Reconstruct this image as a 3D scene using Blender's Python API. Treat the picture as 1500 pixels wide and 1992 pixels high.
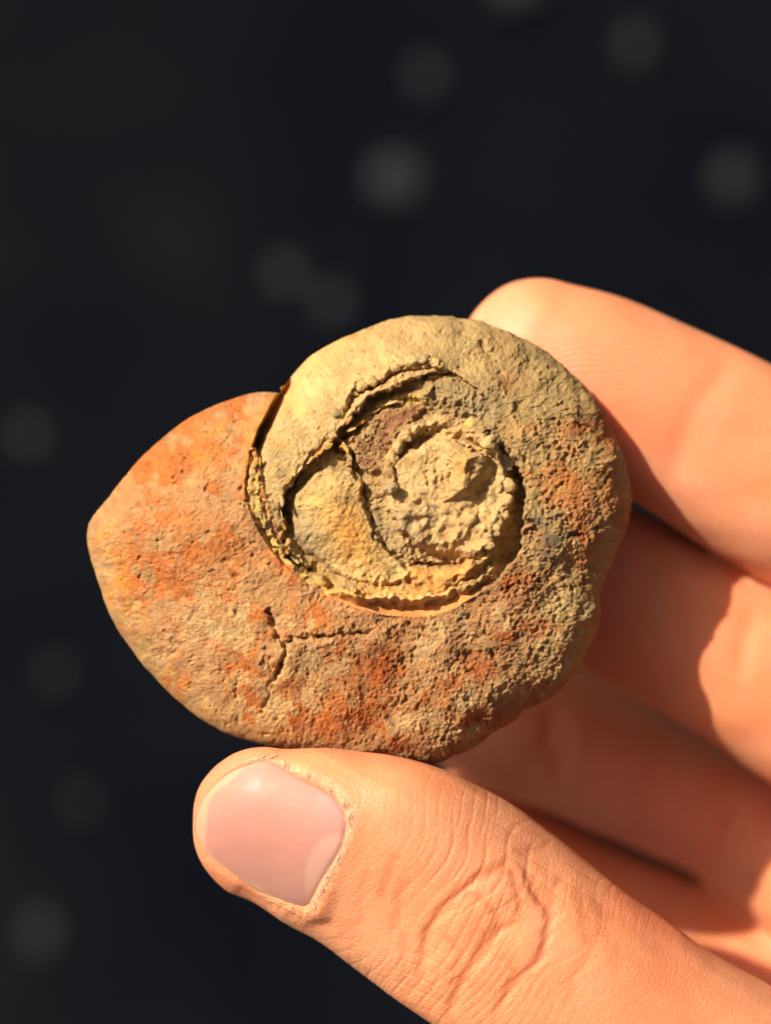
import bpy, bmesh, math, random
import numpy as np
from mathutils import Vector, Matrix
from mathutils.bvhtree import BVHTree

# ------------------------------------------------------------------ scene, camera, light
for o in list(bpy.data.objects):
    bpy.data.objects.remove(o)
SC = bpy.context.scene
COL = SC.collection
S = 5.0e-5              # one unit of the tracing grid in metres (20 units = 1 mm)
D = 3600.0              # lens to fossil distance in tracing units (0.18 m)
CX, CY = 750.0, 996.0

cam_d = bpy.data.cameras.new('camera')
cam = bpy.data.objects.new('camera', cam_d)
COL.objects.link(cam)
cam.location = (0, 0, D * S)
cam_d.sensor_fit = 'HORIZONTAL'
cam_d.sensor_width = 36.0
cam_d.lens = 36.0 * D / 1500.0
cam_d.clip_start = 0.01
cam_d.clip_end = 50.0
cam_d.dof.use_dof = True
cam_d.dof.focus_distance = (D - 120) * S
APERTURE = 0.0064
cam_d.dof.aperture_fstop = cam_d.lens / 1000.0 / APERTURE
SC.camera = cam

# sunlight comes from the upper left of the picture, towards the viewer
SUN_AZ = math.radians(143)      # measured counter-clockwise from +X
SUN_EL = math.radians(42)
world = bpy.data.worlds.new('World')
SC.world = world
world.use_nodes = True
wn = world.node_tree
for n in list(wn.nodes):
    wn.nodes.remove(n)
sky = wn.nodes.new('ShaderNodeTexSky')
sky.sky_type = 'NISHITA'
sky.sun_disc = False
sky.sun_elevation = SUN_EL
sky.sun_rotation = math.pi / 2 - SUN_AZ
sky.dust_density = 5.0
sky.air_density = 0.25
sky.ozone_density = 0.2
bg = wn.nodes.new('ShaderNodeBackground')
bg.inputs['Strength'].default_value = 0.072
wo = wn.nodes.new('ShaderNodeOutputWorld')
wn.links.new(sky.outputs[0], bg.inputs[0])
wn.links.new(bg.outputs[0], wo.inputs[0])

sun_d = bpy.data.lights.new('sun', 'SUN')
sun_d.energy = 4.8
sun_d.angle = math.radians(0.53)
sun_d.color = (1.0, 0.93, 0.82)
sun = bpy.data.objects.new('sun', sun_d)
COL.objects.link(sun)
sdir = Vector((math.cos(SUN_AZ) * math.cos(SUN_EL), math.sin(SUN_AZ) * math.cos(SUN_EL), math.sin(SUN_EL)))
sun.rotation_euler = sdir.to_track_quat('Z', 'Y').to_euler()
sun.location = sdir * 1.0

SC.view_settings.view_transform = 'Standard'
SC.view_settings.look = 'None'
SC.view_settings.exposure = 0.5
SC.view_settings.gamma = 1.0
SC.render.engine = 'CYCLES'

random.seed(7)

# ------------------------------------------------------------------ helpers
def lin(r, g, b):
    f = lambda c: ((c / 255.0) / 12.92) if c / 255.0 <= 0.04045 else (((c / 255.0) + 0.055) / 1.055) ** 2.4
    return np.array([f(r), f(g), f(b)])

def place(u, v, z):
    """tracing coordinates (right, down, towards viewer) -> metres at the true distance"""
    k = (D - z) / D
    return np.stack([(u - CX) * k * S, -(v - CY) * k * S, z * S], -1)

def ss(a, b, x):
    t = np.clip((x - a) / (b - a), 0, 1)
    return t * t * (3 - 2 * t)

def spline(pts, n=8):
    """Catmull-Rom through points (any dimension)"""
    P = np.array(pts, float)
    P = np.vstack([2 * P[0] - P[1], P, 2 * P[-1] - P[-2]])
    out = []
    for i in range(1, len(P) - 2):
        for k in range(n):
            t = k / n
            out.append(0.5 * ((2 * P[i]) + (-P[i-1] + P[i+1]) * t + (2*P[i-1] - 5*P[i] + 4*P[i+1] - P[i+2]) * t*t
                              + (-P[i-1] + 3*P[i] - 3*P[i+1] + P[i+2]) * t**3))
    out.append(P[-2])
    return np.array(out)

def pdist(pts, U, V):
    """distance to a polyline, position along it (0..1)"""
    P = np.array(pts, float)[:, :2]
    seg = np.hypot(*(P[1:] - P[:-1]).T)
    tot = seg.sum() + 1e-9
    best = np.full(U.shape, 1e9); par = np.zeros(U.shape)
    acc = 0
    for i in range(len(P) - 1):
        a, b = P[i], P[i+1]
        d = b - a
        L2 = d @ d + 1e-9
        t = np.clip(((U - a[0]) * d[0] + (V - a[1]) * d[1]) / L2, 0, 1)
        dd = np.hypot(U - a[0] - t * d[0], V - a[1] - t * d[1])
        m = dd < best
        best = np.where(m, dd, best)
        par = np.where(m, (acc + t * seg[i]) / tot, par)
        acc += seg[i]
    return best, par

def inside(poly, U, V):
    P = np.array(poly, float)[:, :2]
    r = np.zeros(U.shape, bool)
    j = len(P) - 1
    for i in range(len(P)):
        yi, yj = P[i, 1], P[j, 1]
        if yi != yj:
            c = ((yi > V) != (yj > V)) & (U < (P[j, 0] - P[i, 0]) * (V - yi) / (yj - yi) + P[i, 0])
            r ^= c
        j = i
    return r

def sdf(poly, U, V):
    P = list(map(tuple, np.array(poly)[:, :2])); P.append(P[0])
    d, _ = pdist(P, U, V)
    return np.where(inside(poly, U, V), -d, d)

def tag(o, label=None, cat=None, group=None, kind=None):
    if label: o['label'] = label
    if cat: o['category'] = cat
    if group: o['group'] = group
    if kind: o['kind'] = kind
    return o

def mesh_obj(name, verts, faces, mat, parent=None, col=None, smooth=True, extra=None):
    me = bpy.data.meshes.new(name)
    verts = np.asarray(verts, np.float32)
    if isinstance(faces, np.ndarray):
        nf, k = faces.shape
        me.vertices.add(len(verts)); me.vertices.foreach_set('co', verts.ravel())
        me.loops.add(nf * k); me.loops.foreach_set('vertex_index', faces.astype(np.int32).ravel())
        me.polygons.add(nf)
        me.polygons.foreach_set('loop_start', np.arange(0, nf * k, k, dtype=np.int32))
        me.update(calc_edges=True)
    else:
        me.from_pydata([tuple(map(float, v)) for v in verts], [], faces)
    if col is not None:
        put_attr(me, 'tint', col)
    for nm, arr in (extra or {}).items():
        a = me.attributes.new(nm, 'FLOAT', 'POINT')
        a.data.foreach_set('value', np.asarray(arr, np.float32).ravel())
    me.materials.append(mat)
    me.validate()
    if smooth:
        me.shade_smooth()
    o = bpy.data.objects.new(name, me)
    COL.objects.link(o)
    if parent: o.parent = parent
    return o

def put_attr(me, name, col):
    a = me.attributes.new(name, 'FLOAT_COLOR', 'POINT')
    c = np.ones((len(col), 4), np.float32)
    c[:, :3] = col
    a.data.foreach_set('color', c.ravel())

def empty(name, loc=(0, 0, 0)):
    o = bpy.data.objects.new(name, None)
    o.location = loc
    o.empty_display_size = 0.01
    COL.objects.link(o)
    return o

# ------------------------------------------------------------------ materials
class NT:
    def __init__(s, name):
        s.m = bpy.data.materials.new(name); s.m.use_nodes = True
        s.t = s.m.node_tree
        s.b = s.t.nodes['Principled BSDF']
    def n(s, typ, **kw):
        x = s.t.nodes.new(typ)
        for k, v in kw.items():
            if k in x.inputs: x.inputs[k].default_value = v
            else: setattr(x, k, v)
        return x
    def l(s, a, b): s.t.links.new(a, b)
    def noise(s, vec, scale, detail=6, rough=0.6, dist=0.0):
        x = s.n('ShaderNodeTexNoise', Scale=scale, Detail=detail, Roughness=rough, Distortion=dist)
        s.l(vec, x.inputs['Vector']); return x.outputs['Fac']
    def math(s, op, a, b=None, clamp=False):
        x = s.n('ShaderNodeMath', operation=op, use_clamp=clamp)
        for i, q in enumerate((a, b)):
            if q is None: continue
            if isinstance(q, (int, float)): x.inputs[i].default_value = q
            else: s.l(q, x.inputs[i])
        return x.outputs[0]
    def ramp(s, fac, stops):
        x = s.n('ShaderNodeValToRGB')
        e = x.color_ramp.elements
        while len(e) < len(stops): e.new(0.5)
        for q, (p, c) in zip(e, stops):
            q.position = p; q.color = (c, c, c, 1) if isinstance(c, (int, float)) else (*c, 1)
        s.l(fac, x.inputs[0]); return x.outputs[0]
    def mix(s, typ, fac, a, b):
        x = s.n('ShaderNodeMix', data_type='RGBA', blend_type=typ)
        for i, q in ((0, fac), (6, a), (7, b)):
            if isinstance(q, (int, float)): x.inputs[i].default_value = q
            elif isinstance(q, tuple): x.inputs[i].default_value = (*q, 1)
            else: s.l(q, x.inputs[i])
        return x.outputs[2]
    def bump(s, h, dist, strength=1.0, prev=None):
        x = s.n('ShaderNodeBump', Distance=dist, Strength=strength)
        s.l(h, x.inputs['Height'])
        if prev is not None: s.l(prev, x.inputs['Normal'])
        return x.outputs[0]

def rock_material():
    m = NT('weathered_fossil')
    co = m.n('ShaderNodeTexCoord').outputs['Object']
    at = m.n('ShaderNodeAttribute', attribute_name='tint').outputs['Color']
    grain = m.noise(co, 4600, 5, 0.8)
    speck = m.noise(co, 11000, 3, 0.75)
    g1 = m.ramp(grain, [(0.32, 0.72), (0.5, 1.0), (0.68, 1.22)])
    g2 = m.ramp(speck, [(0.33, 0.80), (0.5, 1.0), (0.67, 1.16)])
    c = m.mix('MULTIPLY', 0.65, at, g1)
    c = m.mix('MULTIPLY', 0.6, c, g2)
    m.l(c, m.b.inputs['Base Color'])
    m.b.inputs['Roughness'].default_value = 0.92
    m.b.inputs['Specular IOR Level'].default_value = 0.22
    rel = m.n('ShaderNodeAttribute', attribute_name='rough').outputs['Fac']
    h = m.math('ADD', m.math('MULTIPLY', grain, 1.0), m.math('MULTIPLY', speck, 0.35))
    h = m.math('MULTIPLY', h, rel)
    m.l(m.bump(h, 0.00028, 1.0), m.b.inputs['Normal'])
    return m.m

def skin_material():
    m = NT('skin')
    co = m.n('ShaderNodeTexCoord').outputs['Object']
    at = m.n('ShaderNodeAttribute', attribute_name='tint').outputs['Color']
    blot = m.noise(co, 220, 4, 0.6)
    c = m.mix('MIX', m.math('MULTIPLY', m.ramp(blot, [(0.4, 0.0), (0.7, 1.0)]), 0.30), at, (0.64, 0.20, 0.075))
    fine = m.noise(co, 2200, 3, 0.6)
    c = m.mix('MULTIPLY', 0.5, c, m.ramp(fine, [(0.3, 0.88), (0.7, 1.08)]))
    m.l(c, m.b.inputs['Base Color'])
    m.b.inputs['Subsurface Weight'].default_value = 0.65
    m.b.inputs['Subsurface Radius'].default_value = (1.0, 0.33, 0.13)
    m.b.inputs['Subsurface Scale'].default_value = 0.0019
    m.b.inputs['Roughness'].default_value = 0.52
    m.b.inputs['Specular IOR Level'].default_value = 0.3
    # skin lattice: tiny cells between furrows
    vor = m.n('ShaderNodeTexVoronoi', feature='DISTANCE_TO_EDGE', Scale=2500)
    mp = m.n('ShaderNodeMapping'); mp.inputs['Rotation'].default_value = (0, 0, 0.5); mp.inputs['Scale'].default_value = (0.75, 1.25, 1)
    m.l(co, mp.inputs[0]); m.l(mp.outputs[0], vor.inputs['Vector'])
    cells = m.ramp(vor.outputs['Distance'], [(0.0, 0.0), (0.22, 1.0)])
    back = m.n('ShaderNodeAttribute', attribute_name='dorsal').outputs['Fac']
    ridg = m.n('ShaderNodeAttribute', attribute_name='ridge').outputs['Fac']
    h = m.math('MULTIPLY', cells, back)
    n1 = m.bump(h, 0.000035, 0.7)
    nz = m.noise(co, 4200, 3, 0.65)
    n2 = m.bump(nz, 0.00005, 0.8, n1)
    # papillary ridges: phase field is stored on the vertices
    wv = m.math('SINE', m.math('MULTIPLY', ridg, 1.0))
    pad = m.n('ShaderNodeAttribute', attribute_name='pad').outputs['Fac']
    n3 = m.bump(m.math('MULTIPLY', wv, pad), 0.000014, 0.8, n2)
    m.l(n3, m.b.inputs['Normal'])
    rr = m.ramp(nz, [(0.35, 0.36), (0.65, 0.58)])
    m.l(rr, m.b.inputs['Roughness'])
    return m.m

def nail_material():
    m = NT('nail')
    co = m.n('ShaderNodeTexCoord').outputs['Object']
    at = m.n('ShaderNodeAttribute', attribute_name='tint').outputs['Color']
    bl = m.noise(co, 300, 3, 0.5)
    c = m.mix('MULTIPLY', 0.5, at, m.ramp(bl, [(0.3, 0.92), (0.7, 1.05)]))
    m.l(c, m.b.inputs['Base Color'])
    m.b.inputs['Subsurface Weight'].default_value = 0.5
    m.b.inputs['Subsurface Radius'].default_value = (1.0, 0.5, 0.35)
    m.b.inputs['Subsurface Scale'].default_value = 0.0008
    m.b.inputs['Specular IOR Level'].default_value = 0.3
    # fine scratches across the plate
    mp = m.n('ShaderNodeMapping'); mp.inputs['Rotation'].default_value = (0, 0, 0.62); mp.inputs['Scale'].default_value = (120, 3000, 1)
    m.l(co, mp.inputs[0])
    st = m.noise(mp.outputs[0], 1.0, 3, 0.6)
    sc = m.noise(co, 900, 3, 0.6)
    m.l(m.ramp(sc, [(0.4, 0.44), (0.7, 0.6)]), m.b.inputs['Roughness'])
    m.l(m.bump(m.math('ADD', st, m.math('MULTIPLY', sc, 0.5)), 0.00003, 0.6), m.b.inputs['Normal'])
    return m.m

def ground_material():
    m = NT('dark_ground')
    co = m.n('ShaderNodeTexCoord').outputs['Object']
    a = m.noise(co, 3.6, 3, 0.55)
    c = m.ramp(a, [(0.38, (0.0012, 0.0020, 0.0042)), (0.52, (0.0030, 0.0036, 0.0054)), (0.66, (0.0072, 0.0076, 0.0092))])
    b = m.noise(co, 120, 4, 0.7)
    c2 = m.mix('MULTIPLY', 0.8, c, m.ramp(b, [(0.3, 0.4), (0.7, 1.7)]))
    m.l(c2, m.b.inputs['Base Color'])
    m.b.inputs['Roughness'].default_value = 0.9
    m.b.inputs['Specular IOR Level'].default_value = 0.06
    m.l(m.bump(b, 0.004, 0.6), m.b.inputs['Normal'])
    return m.m

def pebble_material():
    m = NT('pale_pebble')
    co = m.n('ShaderNodeTexCoord').outputs['Object']
    a = m.noise(co, 250, 4, 0.6)
    c = m.ramp(a, [(0.3, (0.0034, 0.0037, 0.0046)), (0.7, (0.0072, 0.0074, 0.0084))])
    m.l(c, m.b.inputs['Base Color'])
    m.b.inputs['Roughness'].default_value = 0.8
    return m.m

M_ROCK, M_SKIN, M_NAIL, M_GROUND, M_PEB = rock_material(), skin_material(), nail_material(), ground_material(), pebble_material()

# ------------------------------------------------------------------ ground far below the hand
GZ = -20000.0 * S       # 1.0 m below the fossil
def build_ground():
    n = 120
    xs = np.linspace(-1, 1, n); xs = np.sign(xs) * (np.abs(xs) ** 2.2) * 9.0
    X, Y = np.meshgrid(xs, xs, indexing='ij')
    rng = np.random.default_rng(3)
    Z = GZ + rng.normal(0, 0.0012, X.shape)
    idx = np.arange(n * n).reshape(n, n)
    f = np.stack([idx[:-1, :-1], idx[1:, :-1], idx[1:, 1:], idx[:-1, 1:]], -1).reshape(-1, 4)
    o = mesh_obj('ground', np.stack([X, Y, Z], -1).reshape(-1, 3), f, M_GROUND)
    tag(o, 'dark blurred ground far below the hand', kind='structure')
build_ground()

def lump(rad, seed, sub=3, amp=0.15, scale=(1, 1, 1), freq=2.0):
    bm = bmesh.new()
    bmesh.ops.create_icosphere(bm, subdivisions=sub, radius=1.0)
    r = random.Random(seed)
    K = [(Vector((r.uniform(-1, 1), r.uniform(-1, 1), r.uniform(-1, 1))) * freq * (1 + 0.6 * k), r.uniform(0, 6.28), 1.0 / (1 + 0.5 * k)) for k in range(9)]
    vs = []
    for v in bm.verts:
        d = 1 + amp * sum(a * math.sin(v.co.dot(w) * 2 + p) for w, p, a in K) / 2.2
        vs.append((v.co.x * d * scale[0] * rad, v.co.y * d * scale[1] * rad, v.co.z * d * scale[2] * rad))
    fs = [tuple(x.index for x in f.verts) for f in bm.faces]
    bm.free()
    return np.array(vs), fs

peb = [
    # u, v on the photograph's ground, radius (m), wording
    (775, 350, 0.0064, 'pale out-of-focus pebble on the dark ground above the middle of the fossil, the brightest speck'),
    (1430, 350, 0.0050, 'faint out-of-focus pebble on the dark ground above the top finger, near the right edge'),
    (560, 535, 0.0040, 'dim out-of-focus pebble on the dark ground just above the notch of the fossil'),
    (650, 590, 0.0038, 'dim out-of-focus pebble on the dark ground right above the crown of the upper whorl'),
    (832, 150, 0.0036, 'very dim out-of-focus pebble on the dark ground high above the fossil, below the top edge'),
    (1008, -35, 0.0066, 'pale out-of-focus pebble cut by the top edge of the photo, right of centre'),
    (85, 1815, 0.0046, 'faint out-of-focus pebble on the dark ground in the lower left corner, left of the thumb'),
    (60, 850, 0.0034, 'dim out-of-focus pebble on the dark ground left of the orange lobe of the fossil'),
    (1240, 90, 0.0040, 'very dim out-of-focus pebble on the dark ground near the top edge, above the top finger'),
    (160, 1560, 0.0028, 'hardly visible out-of-focus pebble on the dark ground left of the thumbnail'),
    (110, 1310, 0.0030, 'dim out-of-focus pebble on the dark ground below the pointed left end of the fossil'),
]
def build_pebbles():
    for i, (u, v, r, lab) in enumerate(peb):
        p = place(np.float64(u), np.float64(v), np.float64(-20000.0 + r / S * 0.45))
        vs, fs = lump(1.0, 40 + i, 3, 0.06, (1, 1, 1))
        vs = np.sign(vs) * np.abs(vs) ** 0.6 * np.array([r * 2.4, r * 2.1, r * 0.7])
        o = mesh_obj('pebble', vs, fs, M_PEB)
        o.location = tuple(p); o.rotation_euler = (0, 0, i * 1.3)
        tag(o, lab, 'pebble', 'pale pebbles scattered on the dark ground')
build_pebbles()

# ------------------------------------------------------------------ the fossil
OUT = [(168,1045),(172,1020),(188,995),(215,963),(245,925),(275,890),(310,857),(350,825),(400,797),(450,777),(500,763),(545,755),
 (549,766),(556,749),(575,722),(600,697),(640,670),(690,648),(740,630),(790,618),(840,613),(880,614),(930,624),(980,640),(1030,663),
 (1080,697),(1120,733),(1150,768),(1175,803),(1195,842),(1212,885),(1222,925),(1228,965),(1225,1000),(1215,1035),(1203,1065),(1190,1098),
 (1173,1135),(1168,1160),(1169,1185),(1163,1220),(1142,1262),(1128,1290),(1117,1315),(1085,1343),(1050,1368),(1015,1386),(980,1414),
 (950,1435),(910,1457),(870,1476),(840,1484),(800,1484),(740,1480),(680,1474),(600,1465),(540,1454),(480,1440),(430,1421),(390,1397),
 (340,1357),(300,1316),(260,1270),(225,1216),(200,1160),(184,1108),(173,1072)]
FC = np.array([700.0, 1055.0])
oa = np.array([math.atan2(v - FC[1], u - FC[0]) for u, v in OUT])
orad = np.array([math.hypot(u - FC[0], v - FC[1]) for u, v in OUT])
od = np.argsort(oa)
oa, orad = oa[od], orad[od]
oa = np.concatenate([oa[-3:] - 2 * math.pi, oa, oa[:3] + 2 * math.pi])
orad = np.concatenate([orad[-3:], orad, orad[:3]])
rngo = np.random.default_rng(12)
_ph = rngo.uniform(0, 6.28, 60)
def R_of(th):
    r = np.interp(th, oa, orad)
    j = sum(np.sin(th * k + _ph[i]) / (k ** 0.75) for i, k in enumerate(range(23, 300, 9)))
    rough = 0.35 + 1.3 * ss(0.0, 1.0, np.cos(th - 0.5))           # the right, crusted side is rougher
    return r + j * 3.6 * 0.55 * rough

RES = 1.5
U0, V0 = 130.0, 580.0
NU, NV = 750, 630
UU, VV = np.meshgrid(U0 + np.arange(NU) * RES, V0 + np.arange(NV) * RES, indexing='ij')
_fu = np.fft.fftfreq(NU, RES)[:, None]; _fv = np.fft.rfftfreq(NV, RES)[None, :]
def gn(seed, scale, ang=0.0, stretch=1.0):
    r = np.random.default_rng(seed)
    w = np.fft.rfft2(r.normal(size=(NU, NV)))
    ca, sa = math.cos(ang), math.sin(ang)
    f1 = (_fu * ca + _fv * sa) * scale * stretch
    f2 = (-_fu * sa + _fv * ca) * scale
    w = w * np.exp(-(f1 ** 2 + f2 ** 2) * 4.0)
    x = np.fft.irfft2(w, s=(NU, NV))
    return (x - x.mean()) / x.std()
def fbm(seed, hi, lo, gain=0.6):
    s, a, out, k = hi, 1.0, 0, 0
    while s >= lo:
        out = out + a * gn(seed + k, s); a *= gain; s /= 2; k += 1
    return out / out.std()
def blur(A, px):
    w = np.fft.rfft2(A)
    s = px
    return np.fft.irfft2(w * np.exp(-2 * (math.pi * s) ** 2 * (_fu ** 2 + _fv ** 2)), s=(NU, NV))

# ragged coordinates so that every traced border wanders like broken stone
UW = UU + gn(1, 26) * 3.0 + gn(2, 9) * 2.0 + gn(21, 4) * 1.0
VW = VV + gn(3, 26) * 3.0 + gn(4, 9) * 2.0 + gn(22, 4) * 1.0
UM = UU + gn(1, 40) * 1.2; VM = VV + gn(3, 40) * 1.2              # nearly clean, for moulded borders

SEAM = spline([(552,748),(526,785),(503,835),(488,880),(480,925),(482,972),(496,1018),(524,1065),(560,1105),(605,1140),(650,1163),(700,1184),
        (750,1197),(800,1199),(850,1190),(900,1173),(950,1145),(985,1114),(1006,1080),(1020,1035),(1026,985),(1021,940),(1006,900),(988,862),(970,826)], 5)
EDGE_DOME = spline([(498,874),(505,905),(512,945),(523,990),(538,1034),(551,1056),(555,1030),(550,1000),(552,966),(570,928),(602,895),(640,866),(655,842),(688,803),(730,772),(790,742),(860,722),(915,742),(960,800),(972,828)], 4)
PIT = np.vstack([SEAM[15:], EDGE_DOME[::-1]])
d_seam, t_seam = pdist(SEAM, UM, VM)

def g(path, w, amp, ragged=True, taper=True):
    a, b = (UW, VW) if ragged else (UM, VM)
    d, t = pdist(spline(path, 5), a, b)
    e = np.exp(-(d / w) ** 2)
    if taper: e = e * ss(-0.001, 0.12, t + 0.02) * ss(-0.001, 0.12, 1.02 - t)
    return amp * e

R = np.zeros_like(UU)
# broad unevenness of the mould
R += gn(5, 170) * 5 + gn(6, 80) * 3.0
pit_sd_r = sdf(PIT, UW, VW)
pit_sd_c = sdf(PIT, UM, VM)
# the lower wall is a smooth moulded slope, the others break off sharply
lowwall = ss(1120, 1170, VV) * ss(600, 680, UU)
pit_sd = pit_sd_r * (1 - lowwall) + pit_sd_c * lowwall
wall = 7 + 20 * lowwall
pit = 1 - ss(-1.0, 0.0, pit_sd / wall)
pitd = 38 + 36 * ss(930, 1000, UU) * ss(860, 930, VV) * (1 - ss(1090, 1130, VV)) - 14 * lowwall
R -= pit * pitd

# upper whorl dips under the edge of the body chamber
dome_poly = [(552,748),(526,785),(503,835),(490,872),(498,874),(505,905),(512,945),(523,990),(538,1034),(551,1056),(555,1030),(550,1000),(552,966),(570,928),(602,895),(640,866),(655,842),(688,803),(730,772),
             (790,742),(860,722),(915,742),(960,800),(972,828),(1250,828),(1250,560),(552,560)]
dome_m = inside(dome_poly, UW, VW)
d_s1, _ = pdist(SEAM[:18], UM, VM)
dome_soft = np.clip(-sdf(dome_poly, UM, VM) / 5.0, 0, 1)
R -= dome_soft * (34 * np.exp(-d_s1 / 38.0))
R -= 58 * np.exp(-((d_s1 - 9) / 9.0) ** 2) * dome_soft * (1 - ss(860, 905, VV))
R += dome_soft * g([(590,800),(640,740),(710,690),(800,665),(900,670)], 70, 16, False)
# lip of the body chamber
lip = np.exp(-(d_seam / 22) ** 2) * (pit_sd_c > 0) * (1 - dome_soft) * ss(0.0, 0.03, t_seam) * (1 - ss(0.55, 0.65, t_seam))
R += 5 * lip

# yellow flaky strip along the seam
strip1 = [(503,868),(499,900),(497,940),(497,978),(512,1020),(535,1062),(560,1096),(590,1122),(640,1148),(690,1162)]
d_st, t_st = pdist(spline(strip1, 5), UW, VW)
R += 34 * np.exp(-(d_st / 14.5) ** 4) * pit * (1 + 0.12 * gn(37, 14))
R += 16 * np.exp(-(pdist(spline(strip1[:6], 5), UW - 15, VW)[0] / 9.0) ** 2) * pit
R += g([(525,985),(545,1035),(572,1080),(610,1108)], 12, 24) * pit
# the smooth grey lobe of older infill
LOBE = [(642,904),(607,924),(574,956),(561,998),(568,1040),(600,1078),(640,1108),(690,1130),(740,1140),(790,1132),(800,1112),(760,1072),(728,1020),(708,970),(700,935),(680,915)]
ls = sdf(LOBE, UM + gn(31, 12) * 1.5, VM + gn(32, 12) * 1.5)
R += pit * (24 * (1 - ss(-9, 3, ls)) + 16 * ss(0, 60, -ls) + gn(38, 30) * 2.0)
# flow bands below the lobe
low_band = [(640,1140),(700,1152),(770,1150),(840,1140),(900,1122),(940,1100)]
R += g(low_band, 22, 34) * pit
R += g([(690,1168),(760,1166),(818,1160),(890,1148),(940,1120),(966,1086)], 11, 26) * pit * (1 + 0.25 * gn(36, 12))
R -= g([(690,1156),(760,1156),(830,1149),(900,1133),(944,1108)], 4, 9) * pit
# smooth orange bulge with a split above it
R += g([(790,1112),(840,1118),(890,1112),(932,1096)], 15, 20, False) * pit
R -= g([(796,1100),(850,1098),(900,1090),(936,1084)], 4, 26) * pit

# spire in the middle
core_c = (866, 962)
rc = np.hypot(UW - core_c[0], (VW - core_c[1]) * 0.93)
rlim = 106 + 22 * ss(-0.2, 0.7, (UU - core_c[0]) / np.maximum(rc, 1) - 0.25 * (VV - core_c[1]) / np.maximum(rc, 1))
core = 1 - ss(-7, 7, rc - rlim)
R += core * 28
RING = [(759,950),(757,924),(761,898),(774,872),(789,848),(805,833),(835,824),(866,819),(892,822),(919,829),(951,860),(980,900),(988,942),(986,977),(978,1003),(964,1032),(949,1061),(925,1082),(890,1094),(845,1100),(806,1100)]
ringp = spline(RING, 5)
d_r, t_r = pdist(ringp, UW, VW)
d_rm, t_rm = pdist(ringp, UM, VM)
# left arm: a smooth tube; top: low and broken; right: a broad high band with a steep outer side
R += 25 * np.exp(-(d_rm / 11.0) ** 4) * (1 - ss(0.17, 0.24, t_rm))
R += 15 * np.exp(-(d_r / 11.0) ** 2) * ss(0.18, 0.24, t_r) * (1 - ss(0.36, 0.42, t_r))
band = ss(0.34, 0.46, t_r) * (1 - ss(0.80, 0.93, t_r))
R += 24 * np.exp(-(d_r / 17.0) ** 4) * band
R += 6 * np.exp(-((rc - 92) / 20.0) ** 2) * ss(0.2, 0.8, (UU - core_c[0]) / np.maximum(rc, 1) + 0.3 * (VV - core_c[1]) / np.maximum(rc, 1))
# moat between the ring and the knob, over the top and down the right
moat = np.exp(-(pdist(spline([(800,872),(830,852),(870,848),(905,858),(935,885),(948,925),(942,965),(925,990)], 5), UW, VW)[0] / 12.0) ** 2)
R -= 25 * moat * (1 - 0.4 * ss(880, 930, UU))
# rubble heap below the knob, then a smooth bluish trough
RUB = [(772,988),(800,975),(830,974),(880,980),(925,992),(918,1022),(905,1042),(872,1056),(830,1062),(795,1048),(775,1020)]
rb = 1 - ss(-7, 3, sdf(RUB, UW, VW))
lum = np.clip(gn(46, 17) * 4.5 + gn(47, 10) * 2.2, -9, 9)
R += rb * (6 + 0.8 * lum + 1.2 * np.round(lum / 3.5))
R -= 9 * np.exp(-(pdist(spline([(800,1072),(840,1080),(880,1074),(912,1052)], 5), UW, VW)[0] / 12.0) ** 2)
# the faceted knob at the top of the spire
def plane(p, q, base, slope):
    """height falls by slope per unit on the right hand side of the line p -> q"""
    dx, dy = q[0] - p[0], q[1] - p[1]; L = math.hypot(dx, dy)
    return base - slope * ((UM - p[0]) * (-dy) + (VM - p[1]) * dx) / L * 1.0
krf = fbm(48, 26, 4, 0.75) * 2.0
lef = 0 + 0.2 * (UM - 824) + 0.62 * np.maximum(0, UM - 846) + 0.10 * (905 - VM) + krf
qd = np.maximum(0, ((UM - 912) * (962 - 893) - (VM - 893) * (866 - 912)) / math.hypot(46, 69))
rig = 56 - 0.72 * np.minimum(qd, 30) - 1.5 * np.maximum(0, qd - 30)
rig = rig + krf * 0.9 + gn(49, 22) * 2.0
topf = plane((912, 891), (843, 877), 52, 1.15)
botf = plane((826, 972), (888, 960), 30, 1.9)
K = np.minimum(np.minimum(lef, rig), np.minimum(topf, botf)) * (rc < 100)
R = np.where(K > 0, np.maximum(R, R * 0.35 + (-24) * 0.65 + K), R)
for a, b in (((838,902),(858,952)), ((852,890),(871,950)), ((868,888),(880,935)), ((826,915),(840,955))):
    R -= g([a, ((a[0]+b[0])/2 + 2, (a[1]+b[1])/2), b], 3.0, 6.0)
# groove left of the spire, the reddish hollow and its ledges
R -= g([(700,925),(707,972),(722,1018),(754,1066),(790,1094)], 3.2, 13)
HOL = [(676,842),(730,808),(785,786),(826,794),(800,822),(772,846),(756,880),(748,915),(720,922),(698,905),(690,872)]
hs = sdf(HOL, UW, VW)
R += pit * (14 * (1 - ss(-4, 4, hs)))
R += g([(672,838),(715,806),(760,782),(806,768),(846,764)], 10, 20) * pit        # ledge between hollow and rim
R += g([(664,824),(700,790),(745,760),(800,742),(850,738)], 10, 15)
R -= g([(668,834),(712,800),(760,772),(812,754)], 3.0, 7)
R += 34 * (1 - ss(0, 60, pdist(spline([(850,760),(900,775),(945,810),(975,860)], 5), UW, VW)[0])) * pit * (rc > 112)
# step below the beaded arc on the upper whorl
ARC = [(652,804),(668,780),(690,760),(730,736),(770,712),(810,700),(850,704),(868,716)]
R += g(ARC, 9, 12)
R -= g([(662,812),(690,777),(735,750),(790,724),(840,718),(880,728)], 5, 12)
R -= g([(820,735),(845,748),(866,742)], 7, 10)
R -= g([(692,770),(720,758),(742,748)], 4, 10)
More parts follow.
